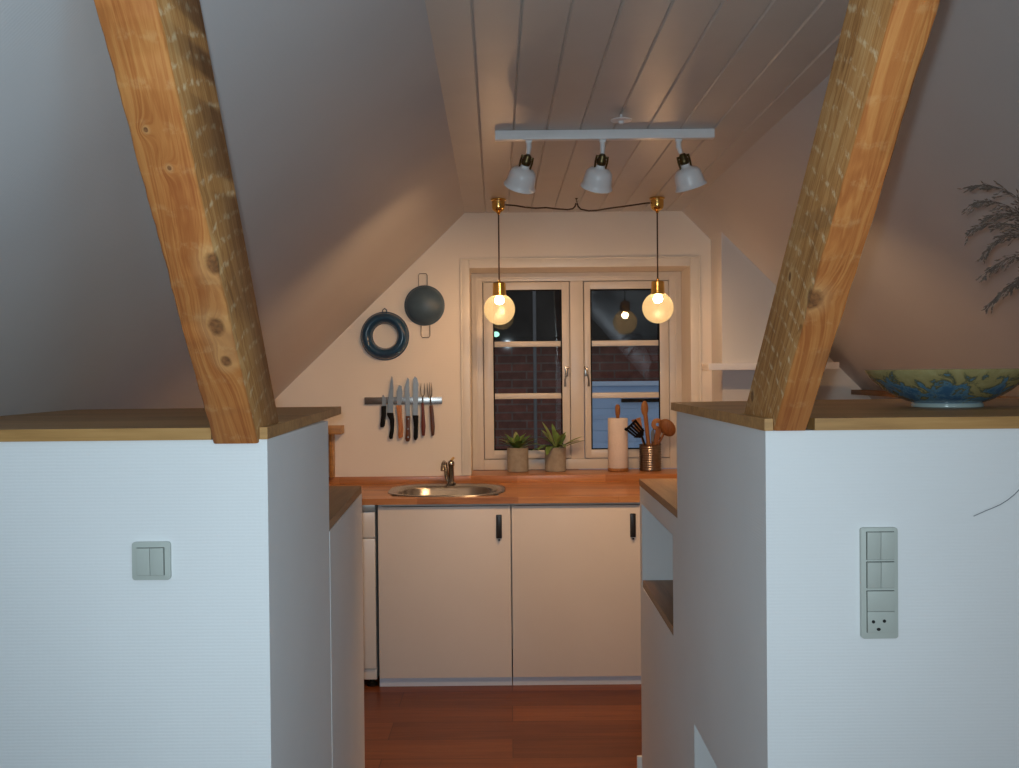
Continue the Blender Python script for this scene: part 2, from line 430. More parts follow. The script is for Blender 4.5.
# low wall right of the passage with two openings in its flank
mb = MB(); X0 = .4235; XN = .80
def rb(x0, x1, y0, y1, z0, z1):
    p = [(x0,y0,z0),(x1,y0,z0),(x1,y1,z0),(x0,y1,z0),(x0,y0,z1),(x1,y0,z1),(x1,y1,z1),(x0,y1,z1)]
    fs = mb.hexa(p)
    if x0 == X0:
        for f in fs:
            if abs(f.calc_center_median().x-X0) < 1e-5: f.material_index = 1
YA, YE, YF = 2.512, 3.24, 1.64
o0, o1, oz0, oz1 = 1.76, 2.30, .14, .588
rb(X0, 2.0, YF, o0, 0, 1.310); rb(X0, 2.0, o1, YA, 0, 1.310); rb(X0, 2.0, o0, o1, oz1, 1.310); rb(X0, 2.0, o0, o1, 0, oz0); rb(XN, 2.0, o0, o1, oz0, oz1)
n0, n1_, nz0, nz1 = 2.588, 3.196, .714, .983
LZ = 1.036
rb(X0, 1.8, YA, n0, 0, LZ); rb(X0, 1.8, n1_, YE, 0, LZ); rb(X0, 1.8, n0, n1_, nz1, LZ); rb(X0, 1.8, n0, n1_, 0, nz0); rb(XN, 1.8, n0, n1_, nz0, nz1)
bmesh.ops.remove_doubles(mb.bm, verts=mb.bm.verts, dist=1e-5)
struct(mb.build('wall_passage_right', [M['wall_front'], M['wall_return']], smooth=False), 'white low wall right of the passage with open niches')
mb = MB(); mb.box(.408, 1.0, YE, YE+.014, 0, .145, bev=.003); struct(mb.build('baseboard_right', M['skirt']), 'white skirting at the end of the right low wall')

# ledge boards on the low walls
LG = 'oak boards topping the low walls'
def board(name, pts, z0, th, label, mat, grp=LG, bev=0):
    mb = MB(); mb.prism([(x, y, z0) for x, y in pts], (0, 0, th), bev=bev)
    c = pts[0]
    return tag(mb.build(name, mat, origin=(c[0], c[1], z0), smooth=False), label, 'ledge', grp)
board('ledge_board', [(-1.21,1.632),(-.493,1.632),(-.493,1.80),(-.413,1.80),(-.413,1.632),(-.400,1.632),(-.452,2.655),(-1.235,2.60)], 1.3045, .020,
      'brown oak ledge on the left low wall, notched round the left rafter', M['ledge'])
board('ledge_board', [(.420,1.632),(.434,1.632),(.434,1.86),(.503,1.86),(.503,1.632),(1.68,1.632),(1.68,2.69),(.80,2.65),(.417,2.56)], 1.3105, .020,
      'brown oak ledge on the right low wall, carrying the glazed bowl', M['ledge'])
board('ledge_board', [(-.421,2.2825),(-.455,3.02),(-1.50,3.02),(-1.46,2.2825)], 1.0485, .021,
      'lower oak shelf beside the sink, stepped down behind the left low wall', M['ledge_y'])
board('ledge_board', [(.424,2.5125),(1.60,2.5125),(1.60,3.259),(.424,3.259)], 1.0365, .021,
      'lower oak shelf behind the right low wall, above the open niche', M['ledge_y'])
board('niche_shelf', [(.425,2.589),(.795,2.589),(.795,3.195),(.425,3.195)], .7145, .021,
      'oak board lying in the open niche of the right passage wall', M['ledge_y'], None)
board('wood_strip', [(1.735,2.72),(1.795,2.72),(1.795,5.03),(1.735,5.03)], 1.285, .024,
      'narrow brown board along the foot of the right slope behind the bowl', M['ledge_y'], None)

mb = MB(); mb.prism([(-1.222,1.64,1.3247),(-1.2,1.64,1.3247),(-1.2,1.64,1.331),(-1.214,1.64,1.338)], (-.018,1.0,0)); struct(mb.build('trim_2', M['trim'], smooth=False), 'white bead between the left ledge and the slope')
# ------------------------------------------------------------------ rafters
def rafter(x0, x1, prof, label, mats, name='rafter'):
    mb = MB()
    n = len(prof)
    # faces with rough, slightly waney long edges: cut the side profile into slices along the slope
    (fa, fb), (ba, bb) = prof
    fa, fb, ba, bb = map(Vector, (fa, fb, ba, bb))
    K = 60; rings = []
    rnd = random.Random(int(abs(x0)*1000))
    w1 = w2 = 0
    for i in range(K+1):
        t = i/K
        f = fa.lerp(fb, t); b = ba.lerp(bb, t)
        w1 = w1*.85 + rnd.uniform(-.0016,.0016); w2 = w2*.85 + rnd.uniform(-.0016,.0016)
        ch = .003
        yz = (b-f).normalized()
        def P(x, v): return mb.bm.verts.new((x, v.x, v.y))
        rings.append([P(x0+ch+w1, f), P(x1-ch+w2, f), P(x1+w2*.4, f+yz*(ch+abs(w2))), P(x1, b-yz*ch), P(x1-ch, b), P(x0+ch, b), P(x0, b-yz*ch), P(x0+w1*.4, f+yz*(ch+abs(w1)))])
    mi = [0, 0, 1, 1, 0, 1, 1, 0]
    for a, b in zip(rings, rings[1:]):
        for k in range(8): mb._face([a[k], a[(k+1)%8], b[(k+1)%8], b[k]], mi[k])
    mb._face(rings[0][::-1], 0); mb._face(rings[-1], 0)
    bmesh.ops.recalc_face_normals(mb.bm, faces=mb.bm.faces)
    o = mb.build(name, mats, origin=(0,0,0), ang=50)
    return tag(o, label, 'rafter', 'sloping timber rafters')
def extend(p, q, z):            # carry the line p-q up to height z  (y,z pairs)
    k = (z-p[1])/(q[1]-p[1]); return (p[0]+(q[0]-p[0])*k, z)
LF0, LF1 = (1.630,1.298), (1.180,1.857); LB0, LB1 = (1.776,1.337), (1.352,1.921)
RF0, RF1 = (1.630,1.3105), (1.112,1.823); RB0, RB1 = (1.839,1.332), (1.262,1.879)
dL = Vector((0, LF1[0]-LF0[0], LF1[1]-LF0[1])).normalized(); dR = Vector((0, RF1[0]-RF0[0], RF1[1]-RF0[1])).normalized()
lk = [(-.435,1.522,1.433,.0085),(-.437,1.481,1.483,.013),(-.418,1.412,1.569,.015),(-.449,1.317,1.686,.003),(-.467,1.283,1.729,.003)]
rk = [(.438,1.428,1.512,.015),(.436,1.532,1.554,.007),(.436,1.775,1.365,.010)]
rafter(-.490, -.416, ((LF0, extend(LF0, LF1, 1.985)), (extend(LB0, LB1, 1.326), extend(LB0, LB1, 1.985))),
       'knotty orange timber rafter rising from the left ledge', [rafter_mat('pine_rafter_left_face', dL, 'front', lk, (-.453,1.47,1.60)), rafter_mat('pine_rafter_left_flank', dL, 'side', lk, (-.453,1.47,1.60))])
rafter(.435, .488, ((RF0, extend(RF0, RF1, 2.252)), (RB0, extend(RB0, RB1, 2.252))),
       'orange timber rafter with a grey-brown flank, rising from the right ledge', [rafter_mat('pine_rafter_right_face', dR, 'front', rk, (.462,1.46,1.59)), rafter_mat('pine_rafter_right_flank', dR, 'side', rk, (.462,1.46,1.59))])

# ------------------------------------------------------------------ window
win = bpy.data.objects.new('window_1', None); C.objects.link(win); win.location = (.36, 5.31, .89); struct(win, 'white two-casement window over the counter')
FY0, FY1 = 5.305, 5.36
mb = MB(); E_ = .0006
mb.box(OX0+E_, -.140, FY0, FY1, OZ0+.001, OZ1-E_, bev=.003).box(.858, OX1-E_, FY0, FY1, OZ0+.001, OZ1-E_, bev=.003)
mb.box(-.1399, .8579, FY0, FY1, 1.899, OZ1-E_, bev=.003).box(-.1399, .8579, FY0, FY1, OZ0+.001, .947, bev=.003).box(.327, .399, FY0, FY1, .947, 1.899, bev=.003)
# inner stop beads
mb.box(-.178, -.165, FY0-.008, FY0+.001, OZ0+.02, 1.928, bev=.002).box(.89, .903, FY0-.008, FY0+.001, OZ0+.02, 1.928, bev=.002).box(-.165, .89, FY0-.008, FY0+.001, 1.915, 1.928, bev=.002)
mb.build('window_frame', M['window'], win)
for (a, b, ga, gb, hx, sg) in ((-.136, .3235, -.085, .283, .306, 1), (.4025, .8545, .436, .806, .412, -1)):
    y0, y1 = 5.297, 5.345
    z0, z1, gz0, gz1 = .951, 1.895, .996, 1.854
    mb = MB()
    mb.box(a, ga, y0, y1, z0, z1, bev=.003).box(gb, b, y0, y1, z0, z1, bev=.003).box(ga-.002, gb+.002, y0, y1, z0, gz0, bev=.003).box(ga-.002, gb+.002, y0, y1, gz1, z1, bev=.003)
    sash = mb.build('sash', M['window'], win)
    for zb in (1.549, 1.270):
        mb = MB(); mb.box(ga-.001, gb+.001, 5.306, 5.338, zb, zb+.030, bev=.006); mb.build('glazing_bar', M['window'], sash)
    mb = MB(); gk = .0065; gy0, gy1 = 5.3015, 5.3055
    mb.box(ga, ga+gk, gy0, gy1, gz0, gz1).box(gb-gk, gb, gy0, gy1, gz0, gz1).box(ga+gk, gb-gk, gy0, gy1, gz0, gz0+gk).box(ga+gk, gb-gk, gy0, gy1, gz1-gk, gz1)
    gk_ = mb.build('gasket', M['black'], sash, smooth=False); gk_['label'] = 'dark rubber glazing seal'
    mb = MB(); mb.box(ga-.004, gb+.004, 5.320, 5.3225, gz0-.004, gz1+.004); gp = mb.build('glass_pane', M['glass'], sash, smooth=False, pivot=((ga+gb)/2, 5.321, (gz0+gz1)/2))
    if sg == 1: gp.rotation_euler = (math.radians(1.53), 0, 0)
    mb = MB()
    mb.box(hx-.009, hx+.009, 5.2925, 5.2972, 1.39, 1.44, bev=.002)
    mb.tube([(hx, 5.295, 1.422), (hx, 5.278, 1.422)], .006)
    mb.tube([(hx+.012*sg, 5.277, 1.440), (hx, 5.275, 1.424), (hx-.004*sg, 5.273, 1.40), (hx-.010*sg, 5.272, 1.37), (hx-.009*sg, 5.272, 1.335)], [.004,.006,.005,.0045,.006], 8)
    h = mb.build('latch', M['steel'], sash); h['label'] = 'grey metal casement latch'
# casing boards round the recess
mb = MB()
for (x0,x1,z0,z1) in ((-.242,-.198,.890,1.990),(.923,.972,.890,1.990)): mb.box(x0,x1,YG-.008,YG-.0005,z0,z1,bev=.004)
mb.box(-.198,.923,YG-.008,YG-.0005,1.944,1.990,bev=.004)
mb.box(-.247,-.239,YG-.012,YG-.0005,.890,1.996,bev=.003).box(.968,.976,YG-.012,YG-.0005,.890,1.996,bev=.003).box(-.239,.968,YG-.012,YG-.0005,1.988,1.996,bev=.003)
struct(mb.build('trim_1', M['trim']), 'white casing round the window recess')

# ------------------------------------------------------------------ counter run
CZ = .853
ct = thing('worktop', 'beech butcher-block worktop with the inset sink, running under the window', 'worktop', (.2, 4.75, CZ-.027))
SX0, SX1, SY0, SY1 = -.545, -.055, 4.50, 4.90
mb = MB()
CX0, CX1 = -1.60, 1.0295
mb.box(CX0, SX0, 4.42, 5.0395, CZ-.027, CZ).box(SX1, CX1, 4.42, 5.0395, CZ-.027, CZ).box(SX0, SX1, 4.42, SY0, CZ-.027, CZ).box(SX0, SX1, SY1, 5.0395, CZ-.027, CZ)
bmesh.ops.remove_doubles(mb.bm, verts=mb.bm.verts, dist=1e-5)
mb.build('worktop_slab', M['counter'], ct, smooth=False)
mb = MB(); mb.box(CX0, OX0, 5.016, 5.0394, CZ, .8895, bev=.002).box(OX0-.001, OX1+.001, 5.016, 5.304, CZ-.002, .8895, bev=.002).box(OX1, CX1, 5.016, 5.0394, CZ, .8895, bev=.002)
mb.build('window_board', M['counter'], ct)
# cabinets
def cabinet(x0, label, hand):
    x1 = x0 + .597
    t = thing('base_cabinet', label, 'cabinet', (x0+.3, 4.75, 0), 'white base cabinets under the worktop')
    mb = MB(); z0, z1 = .04, CZ-.028
    mb.box(x0, x0+.016, 4.462, 5.0, z0, z1).box(x1-.016, x1, 4.462, 5.0, z0, z1).box(x0+.016, x1-.016, 4.462, 5.0, z0, z0+.016).box(x0+.016, x1-.016, 4.985, 5.0, z0+.016, z1).box(x0+.016, x1-.016, 4.462, 4.478, z1-.012, z1)
    mb.build('carcass', M['cab_in'], t, smooth=False)
    mb = MB(); mb.box(x0+.001, x1-.001, 4.44, 4.459, .041, .812, bev=.0015); d = mb.build('door', M['cab'], t)
    mb = MB(); hx = x1-.052
    mb.box(hx-.013, hx+.013, 4.431, 4.4402, .668, .775, bev=.004).box(hx-.010, hx+.010, 4.424, 4.432, .675, .768, bev=.003)
    mb.tube([(hx, 4.4275, .662), (hx, 4.434, .662)], .0045, 8)
    h = mb.build('handle', M['black_metal'], d); h['label'] = 'black upright pull handle'
    mb = MB(); mb.box(x0, x1, 4.452, 4.461, 0.0005, .0385); mb.build('plinth', M['plinth'], t, smooth=False)
    return t
cabinet(-.598, 'white base cabinet under the sink', 1)
cabinet(.003, 'white base cabinet right of the sink cabinet, under the paper roll', 1)
# dishwasher
dw = thing('dishwasher', 'white dishwasher half hidden behind the left low wall', 'dishwasher', (-.9, 4.75, 0))
mb = MB(); mb.box(-1.198, -.612, 4.475, 5.0, .028, .824); mb.build('body', M['cab_in'], dw, smooth=False)
mb = MB(); mb.box(-1.196, -.612, 4.450, 4.474, .674, .790, bev=.003); mb.build('control_panel', M['appl'], dw)
mb = MB(); mb.box(-1.196, -.612, 4.450, 4.474, .082, .670, bev=.003); mb.build('door', M['appl'], dw)
mb = MB(); mb.box(-1.196, -.612, 4.460, 4.474, .030, .077, bev=.002); mb.build('kick_panel', M['appl'], dw)
mb = MB(); mb.box(-1.196, -.612, 4.458, 4.474, .794, .822, bev=.001); mb.build('top_strip', M['appl_grey'], dw)
for fx in (-1.15, -.635):
    for fy in (4.475, 4.95):
        mb = MB(); mb.lathe([(0,.0005),(.024,.0005),(.024,.012),(.012,.016),(.012,.029),(0,.029)], Matrix.Translation((fx,fy,0)), 16); mb.build('foot', M['black'], dw)
# sink: oval-ended inset bowl
def rrect(x0, x1, y0, y1, r, z, n=9):
    pts = []
    for cx, cy, a0 in ((x1-r,y1-r,0),(x0+r,y1-r,90),(x0+r,y0+r,180),(x1-r,y0+r,270)):
        for k in range(n+1):
            a = math.radians(a0+90*k/n); pts.append((cx+r*math.cos(a), cy+r*math.sin(a), z))
    return pts
def loft(mb, loops, cap=True, mi=0):
    R = [[mb.bm.verts.new(p) for p in L] for L in loops]; n = len(R[0])
    for a, b in zip(R, R[1:]):
        for k in range(n): mb._face([a[k], a[(k+1)%n], b[(k+1)%n], b[k]], mi)
    if cap: mb._face(R[-1], mi)
    bmesh.ops.recalc_face_normals(mb.bm, faces=mb.bm.faces)
sk = thing('sink', 'stainless steel inset sink with rounded ends in the worktop', 'sink', (-.30, 4.72, CZ))
mb = MB(); z = CZ
loft(mb, [rrect(-.578,-.024,4.470,4.992-.02,.19,z+.0005), rrect(-.576,-.026,4.472,4.970,.188,z+.005), rrect(-.566,-.036,4.482,4.962,.18,z+.006),
          rrect(-.540,-.062,4.508,4.886,.15,z+.003), rrect(-.530,-.072,4.518,4.876,.14,z-.012), rrect(-.515,-.087,4.533,4.861,.12,z-.135), rrect(-.480,-.122,4.565,4.83,.09,z-.152)])
mb.build('basin', M['steel'], sk, ang=60)
mb = MB(); mb.lathe([(0,z-.1515),(.034,z-.1515),(.036,z-.149),(.03,z-.147),(0,z-.1495)], Matrix.Translation((-.17,4.70,0)), 24); mb.build('drain', M['chrome'], sk)
# faucet standing on the sink flange
fc = thing('faucet', 'small metal mixer tap at the back of the sink', 'faucet', (-.300, 4.925, CZ+.0062))
mb = MB(); fz = CZ+.0062
mb.lathe([(0,fz),(.024,fz),(.024,fz+.006),(.016,fz+.012),(.0145,fz+.09),(.017,fz+.094),(.017,fz+.108),(.012,fz+.116),(0,fz+.118)], Matrix.Translation((-.295,4.925,0)), 24); mb.build('faucet_body', M['chrome'], fc)
mb = MB(); mb.tube([(-.300,4.922,fz+.016),(-.312,4.915,fz+.022),(-.318,4.908,fz+.045),(-.320,4.902,fz+.085),(-.322,4.885,fz+.108),(-.325,4.855,fz+.115),(-.327,4.825,fz+.108),(-.328,4.812,fz+.092),(-.328,4.809,fz+.078)], [.009,.009,.0105,.010,.010,.010,.0105,.0115,.012], 14)
mb.build('spout', M['chrome'], fc)
mb = MB(); mb.tube([(-.295,4.925,fz+.114),(-.290,4.945,fz+.122),(-.286,4.968,fz+.126)], [.008,.006,.007], 10); mb.build('lever', M['brass'], fc)

# ------------------------------------------------------------------ on the window board
SZ = .8902
def plant(x, y, label, seed, spec, mat):
    t = thing('potted_plant', label, 'potted plant', (x, y, SZ), 'potted plants on the window board')
    mb = MB(); h, r = .127, .0565
    mb.lathe([(0,0),(r-.004,0),(r-.001,.003),(r,h-.002),(r-.002,h),(r-.006,h),(r-.007,h-.012),(0,h-.012)], Matrix.Translation((x,y,SZ)), 40); mb.build('pot', M['pot'], t)
    mb = MB(); mb.lathe([(0,h-.010),(r-.02,h-.009),(r-.0075,h-.0115)], Matrix.Translation((x,y,SZ)), 24); mb.build('soil', M['soil'], t)
    rnd = random.Random(seed); mb = MB()
    for (az, el, L, W, dr) in spec:
        a, e = math.radians(az), math.radians(el)
        d = (math.cos(a)*math.cos(e), math.sin(a)*math.cos(e), math.sin(e))
        b = (x+rnd.uniform(-.012,.012)+d[0]*.01, y+rnd.uniform(-.012,.012)+d[1]*.01, SZ+h-.012)
        L *= 1.22; W *= 1.1; st = Vector(b)+Vector(d)*L*.18
        mb.tube([b, st], [.002,.0014], 6)
        mb.leaf(st, d, L, W, dr, mi=rnd.choice((0,0,1)))
    mb.build('foliage', [mat, M['leaf_pale']], t, ang=80)
spec1 = [(150,62,.075,.030,.7),(180,40,.085,.030,.5),(205,55,.08,.032,.6),(95,75,.07,.03,.5),(30,55,.08,.032,.7),(0,38,.085,.030,.4),(-25,50,.08,.03,.7),(-80,55,.065,.034,.9),
         (-110,42,.07,.034,.8),(-60,40,.07,.032,.7),(60,60,.07,.03,.6),(120,50,.07,.03,.6),(170,28,.075,.024,.2),(-140,45,.07,.032,.8),(15,28,.07,.026,.5),(-90,75,.06,.03,.5),(10,68,.07,.03,.4)]
spec2 = [(150,66,.115,.030,.35),(140,52,.10,.030,.4),(178,22,.10,.030,.25),(200,12,.095,.026,.5),(-110,30,.10,.034,1.5),(-140,34,.09,.034,1.3),(-70,40,.085,.032,1.2),(0,22,.105,.034,.15),
         (15,30,.11,.03,.2),(-15,32,.095,.032,.4),(90,60,.08,.03,.6),(60,50,.08,.03,.5),(-45,62,.08,.03,.6),(120,75,.10,.026,.4),(-160,48,.09,.03,.6),(30,60,.08,.028,.5)]
plant(.040, 5.215, 'compact leafy green plant in a grey pot, left on the window board', 3, spec1, M['leaf'])
plant(.2385, 5.215, 'spreading long-leaved green plant in a grey pot beside the casement post', 5, spec2, M['leaf'])
# kitchen roll
kr_ = thing('paper_towel_holder', 'kitchen paper roll on an upright wooden holder', 'paper towel', (.567, 5.20, SZ))
mb = MB(); Tm = Matrix.Translation((.567,5.20,SZ))
mb.lathe([(0,0),(.052,0),(.055,.003),(.055,.012),(.052,.016),(0,.016)], Tm, 40); mb.build('holder_base', M['spoon'], kr_)
mb = MB(); mb.lathe([(.009,.016),(.009,.290),(.012,.296),(.0135,.315),(.013,.335),(.009,.348),(0,.350)], Tm, 20); mb.build('rod', M['spoon'], kr_)
mb = MB(); mb.lathe([(.019,.0165),(.0505,.0165),(.052,.019),(.052,.275),(.0505,.2775),(.019,.2775),(.019,.0165)], Tm, 48); mb.build('paper_roll', M['paper'], kr_)
# ribbed tin
cx, cy = .737, 5.205
cr = thing('utensil_crock', 'ribbed metal tin full of cooking spoons', 'utensil holder', (cx, cy, SZ))
Tm = Matrix.Translation((cx,cy,SZ))
pr = [(0,0),(.056,0),(.058,.004)]
k = .012
while k < .125:
    pr += [(.058,k),(.0555,k+.0035),(.0555,k+.006),(.058,k+.0095)]; k += .0125
pr += [(.058,.134),(.0595,.137),(.057,.138),(.0545,.134),(.0545,.004),(0,.004)]
mb = MB(); mb.lathe(pr, Tm, 48); mb.build('tin', M['steel_dark'], cr)
UG = 'cooking utensils standing in the ribbed tin'
def paddle(mb, p0, p1, w0, w1, th, Wv=(1,0,0), n=8, round_=True, mi=0, hole=None):
    """flat blade from p0 to p1 lying across direction Wv"""
    p0, p1 = Vector(p0), Vector(p1); d = (p1-p0); L = d.length; d.normalize()
    s_ = Vector(Wv); s_ = (s_-d*s_.dot(d)).normalized(); nn = d.cross(s_)
    loops = []
    for i in range(n+1):
        t = i/n; w = w0+(w1-w0)*t
        if round_ and t > .6: w *= math.sqrt(max(.02, 1-((t-.6)/.4)**2*.9))
        c = p0+d*L*t
        loops.append([c-s_*w/2-nn*th/2, c+s_*w/2-nn*th/2, c+s_*w/2+nn*th/2, c-s_*w/2+nn*th/2])
    R = [[mb.bm.verts.new(q) for q in Lp] for Lp in loops]
    for a, b in zip(R, R[1:]):
        for k in range(4): mb._face([a[k], a[(k+1)%4], b[(k+1)%4], b[k]], mi)
    mb._face(R[0][::-1], mi); mb._face(R[-1], mi)
    bmesh.ops.recalc_face_normals(mb.bm, faces=mb.bm.faces)
def utensil(name, label, foot, top, hr, mat, head, cat='utensil', hm=None):
    foot = Vector(foot); top = Vector(top)
    t = thing(name, label, cat, foot, UG)
    mb = MB(); mb.tube([foot, foot.lerp(top,.5), top], [hr, hr*.9, hr], 10); mb.build('handle', mat, t)
    if head:
        mb = MB(); head(mb, foot, top); mb.build('head', hm or mat, t, ang=60)
    return t
bz = SZ+.006
def px(x, z): return (cx + x, cy, SZ + z)          # offsets in metres from the tin's foot centre
# black turner with slots, leaning left
def slotted(mb, f, tp):
    p0 = Vector(tp); d = (Vector((cx-.114, cy-.088, SZ+.246))-p0)
    s_ = Vector((.83,0,.55)).normalized(); dn = d.normalized(); nn = dn.cross(s_)
    L = d.length
    for k in range(-2, 3):
        a = p0 + dn*L*.18 + s_*k*.0125
        b = p0 + dn*L + s_*k*.0165
        paddle(mb, a, b, .0105, .0130, .0035, s_, 3, False)
    paddle(mb, p0-dn*.004, p0+dn*L*.28, .020, .070, .0035, s_, 4, False)
    paddle(mb, p0+dn*L*.90, p0+dn*L*1.02, .080, .080, .0035, s_, 2, False)
utensil('slotted_turner', 'black plastic slotted turner leaning left out of the ribbed tin', (cx+.020, cy+.010, bz), (cx-.050, cy-.052, SZ+.185), .005, M['black'], slotted)
def wood_turner(mb, f, tp):
    d = (tp-f).normalized(); paddle(mb, tp-d*.01, tp+d*.085, .022, .052, .006, (1,0,0), 6, False)
utensil('wooden_turner', 'flat wooden turner behind the black slotted turner', (cx+.012, cy+.030, bz), (cx-.044, cy+.036, SZ+.190), .006, M['spoon'], wood_turner)
utensil('wooden_spoon', 'wooden spoon standing head down, its thick handle end highest in the tin', (cx+.006, cy+.012, bz), (cx-.024, cy+.026, SZ+.330), .012, M['spoon'],
        lambda mb, f, tp: mb.sphere((0,0,0), .0195, (1,.7,2.1), 16, Matrix.Translation(tp - Vector((0,0,.004)))))
def ladle(mb, f, tp):      # round spoon with a hole in the middle: a ring blade
    c = Vector(tp)+Vector((.004,0,.026)); n = 20
    Mx = Matrix.Translation(c) @ Matrix.Rotation(math.radians(80), 4, 'X')
    mb.lathe([(.009,-.003),(.030,-.003),(.033,0),(.030,.003),(.009,.003),(.009,-.003)], Mx, 28)
utensil('holed_spoon', 'round wooden spoon with a hole, right of the upright handle', (cx-.010, cy+.004, bz), (cx+.036, cy+.004, SZ+.215), .006, M['spoon'], ladle)
def bigspoon(mb, f, tp):
    d = (tp-f).normalized(); Mx = Matrix.Translation(tp+d*.03) @ Matrix.Rotation(math.radians(52), 4, 'Y')
    mb.lathe([(0,-.010),(.018,-.008),(.030,-.001),(.034,.006),(.032,.007),(.026,.001),(.014,-.004),(0,-.005)], Mx @ Matrix.Rotation(math.radians(-70),4,'X') @ Matrix.Diagonal((1.5,1.2,1,1)), 28)
utensil('wooden_ladle', 'broad dark wooden spoon leaning right over the tin edge', (cx-.035, cy-.022, bz), (cx+.070, cy-.030, SZ+.198), .006, M['spoon_dark'], bigspoon)
utensil('skewer', 'thin dark skewer-like utensil between the wooden spoons', (cx+.010, cy+.000, bz), (cx+.020, cy+.008, SZ+.250), .0028, M['black'], None)
def wb(mb, f, tp):
    d = (tp-f).normalized(); paddle(mb, tp-d*.005, tp+d*.06, .012, .024, .003, (1,0,0), 6, True)
utensil('palette_spatula', 'pale steel blade standing in the middle of the tin', (cx+.000, cy-.002, bz), (cx+.010, cy-.006, SZ+.155), .004, M['spoon_dark'], wb, hm=M['blade'])
def sp2(mb, f, tp):
    d = (tp-f).normalized(); paddle(mb, tp-d*.01, tp+d*.075, .016, .038, .008, (1,0,.3), 7, True)
utensil('wooden_spatula', 'dark wooden spatula in the tin in front of the holed spoon', (cx-.004, cy-.034, bz), (cx+.026, cy-.036, SZ+.150), .006, M['spoon_dark'], sp2)

# ------------------------------------------------------------------ gable wall: rail, knives, pans
WY = YG-.001
S_ = .000559
kx = lambda c: -.737 + (c-85)*S_
kz = lambda c: 1.2935 - (c-290)*S_
mb = MB(); mb.box(kx(85), kx(790), WY-.014, WY, kz(355), kz(290), bev=.002)
tag(mb.build('knife_rail', M['steel'], origin=(kx(440), WY, kz(355))), 'steel magnetic rail on the gable wall holding knives and forks', 'knife rail')
KG = 'knives and forks on the magnetic rail'
KY = WY-.0148
def outline(mb, pts, y, th, mi=0, bev=0):
    mb.prism([(kx(a), y, kz(b)) for a, b in pts], (0, -th, 0), mi, bev)
def knife(name, label, blade, handle, hm, cat='knife', rivets=()):
    c = handle[0]
    t = thing(name, label, cat, (kx(c[0]), KY, kz(c[1])), KG)
    mb = MB(); outline(mb, blade, KY, .0022); mb.build('blade', M['blade'], t, smooth=False)
    mb = MB(); outline(mb, handle, KY+.006, .016, 0, .004); h = mb.build('handle', hm, t)
    for (a, b) in rivets:
        mb = MB(); mb.lathe([(0,0),(.0045,0),(.004,.002),(0,.0025)], Matrix.Translation((kx(a), KY-.0098, kz(b))) @ Matrix.Rotation(PI/2,4,'X'), 12); mb.build('rivet', M['steel'], h)
knife('paring_knife', 'small black-handled paring knife, first from the left on the rail', [(245,375),(247,275),(258,268),(276,300),(280,375)], [(238,370),(282,368),(278,460),(268,550),(255,565),(228,562),(226,540),(236,460)], M['black'])
knife('chef_knife', 'black-handled chef knife with a tall pointed blade, second from the left on the rail', [(292,440),(302,300),(318,190),(335,95),(342,110),(350,200),(347,320),(344,440)], [(288,432),(347,432),(356,500),(350,600),(338,668),(310,672),(304,650),(318,580),(314,500),(290,455)], M['black'])
knife('steak_knife', 'pale wooden-handled knife with a light blade, third from the left on the rail', [(382,370),(380,240),(398,180),(425,190),(432,260),(418,372)], [(374,365),(422,365),(424,470),(436,580),(430,655),(395,668),(388,640),(392,560),(384,460)], M['handle_light'])
knife('carving_knife', 'slim knife with a riveted brown handle, in the middle of the rail', [(462,470),(456,300),(452,200),(480,112),(492,130),(496,300),(500,470)], [(460,462),(502,462),(496,560),(500,660),(488,695),(462,695),(452,672),(462,560)], M['handle_brown'], rivets=[(482,490),(480,580),(478,655)])
knife('bread_knife', 'broad-bladed knife with a straight black handle, right of the riveted knife', [(524,465),(526,300),(530,130),(545,102),(566,125),(578,180),(572,330),(568,465)], [(522,458),(574,458),(572,560),(566,660),(552,685),(532,680),(528,650),(532,560)], M['black'])
def fork(label, tines, neck, handle, hm):
    t = thing('carving_fork', label, 'fork', (kx(handle[0][0]), KY, kz(handle[0][1])), KG)
    mb = MB()
    for path in tines: mb.tube([(kx(a), KY-.003, kz(b)) for a, b in path], [.0026]*(len(path)-1)+[.0010], 8)
    mb.tube([(kx(a), KY-.003, kz(b)) for a, b in neck], .0036, 8)
    mb.build('tines', M['blade'], t)
    mb = MB(); outline(mb, handle, KY+.006, .015, 0, .004); mb.build('handle', hm, t)
fork('two-pronged fork with a red-brown handle, second from the right on the rail', [[(614,290),(600,270),(597,220),(600,170)],[(614,290),(630,270),(634,220),(630,168)]], [(614,285),(614,370)], [(602,345),(626,345),(630,440),(638,560),(630,645),(604,645),(598,560),(602,440)], M['handle_red'])
fork('fork with a dark brown handle, last on the right of the rail', [[(682,305),(664,280),(658,225),(656,165)],[(682,305),(680,230),(678,160)],[(682,305),(696,280),(698,225),(692,160)]], [(682,300),(690,390)], [(674,370),(706,366),(716,460),(722,560),(716,640),(690,650),(684,560),(680,460)], M['handle_brown'])
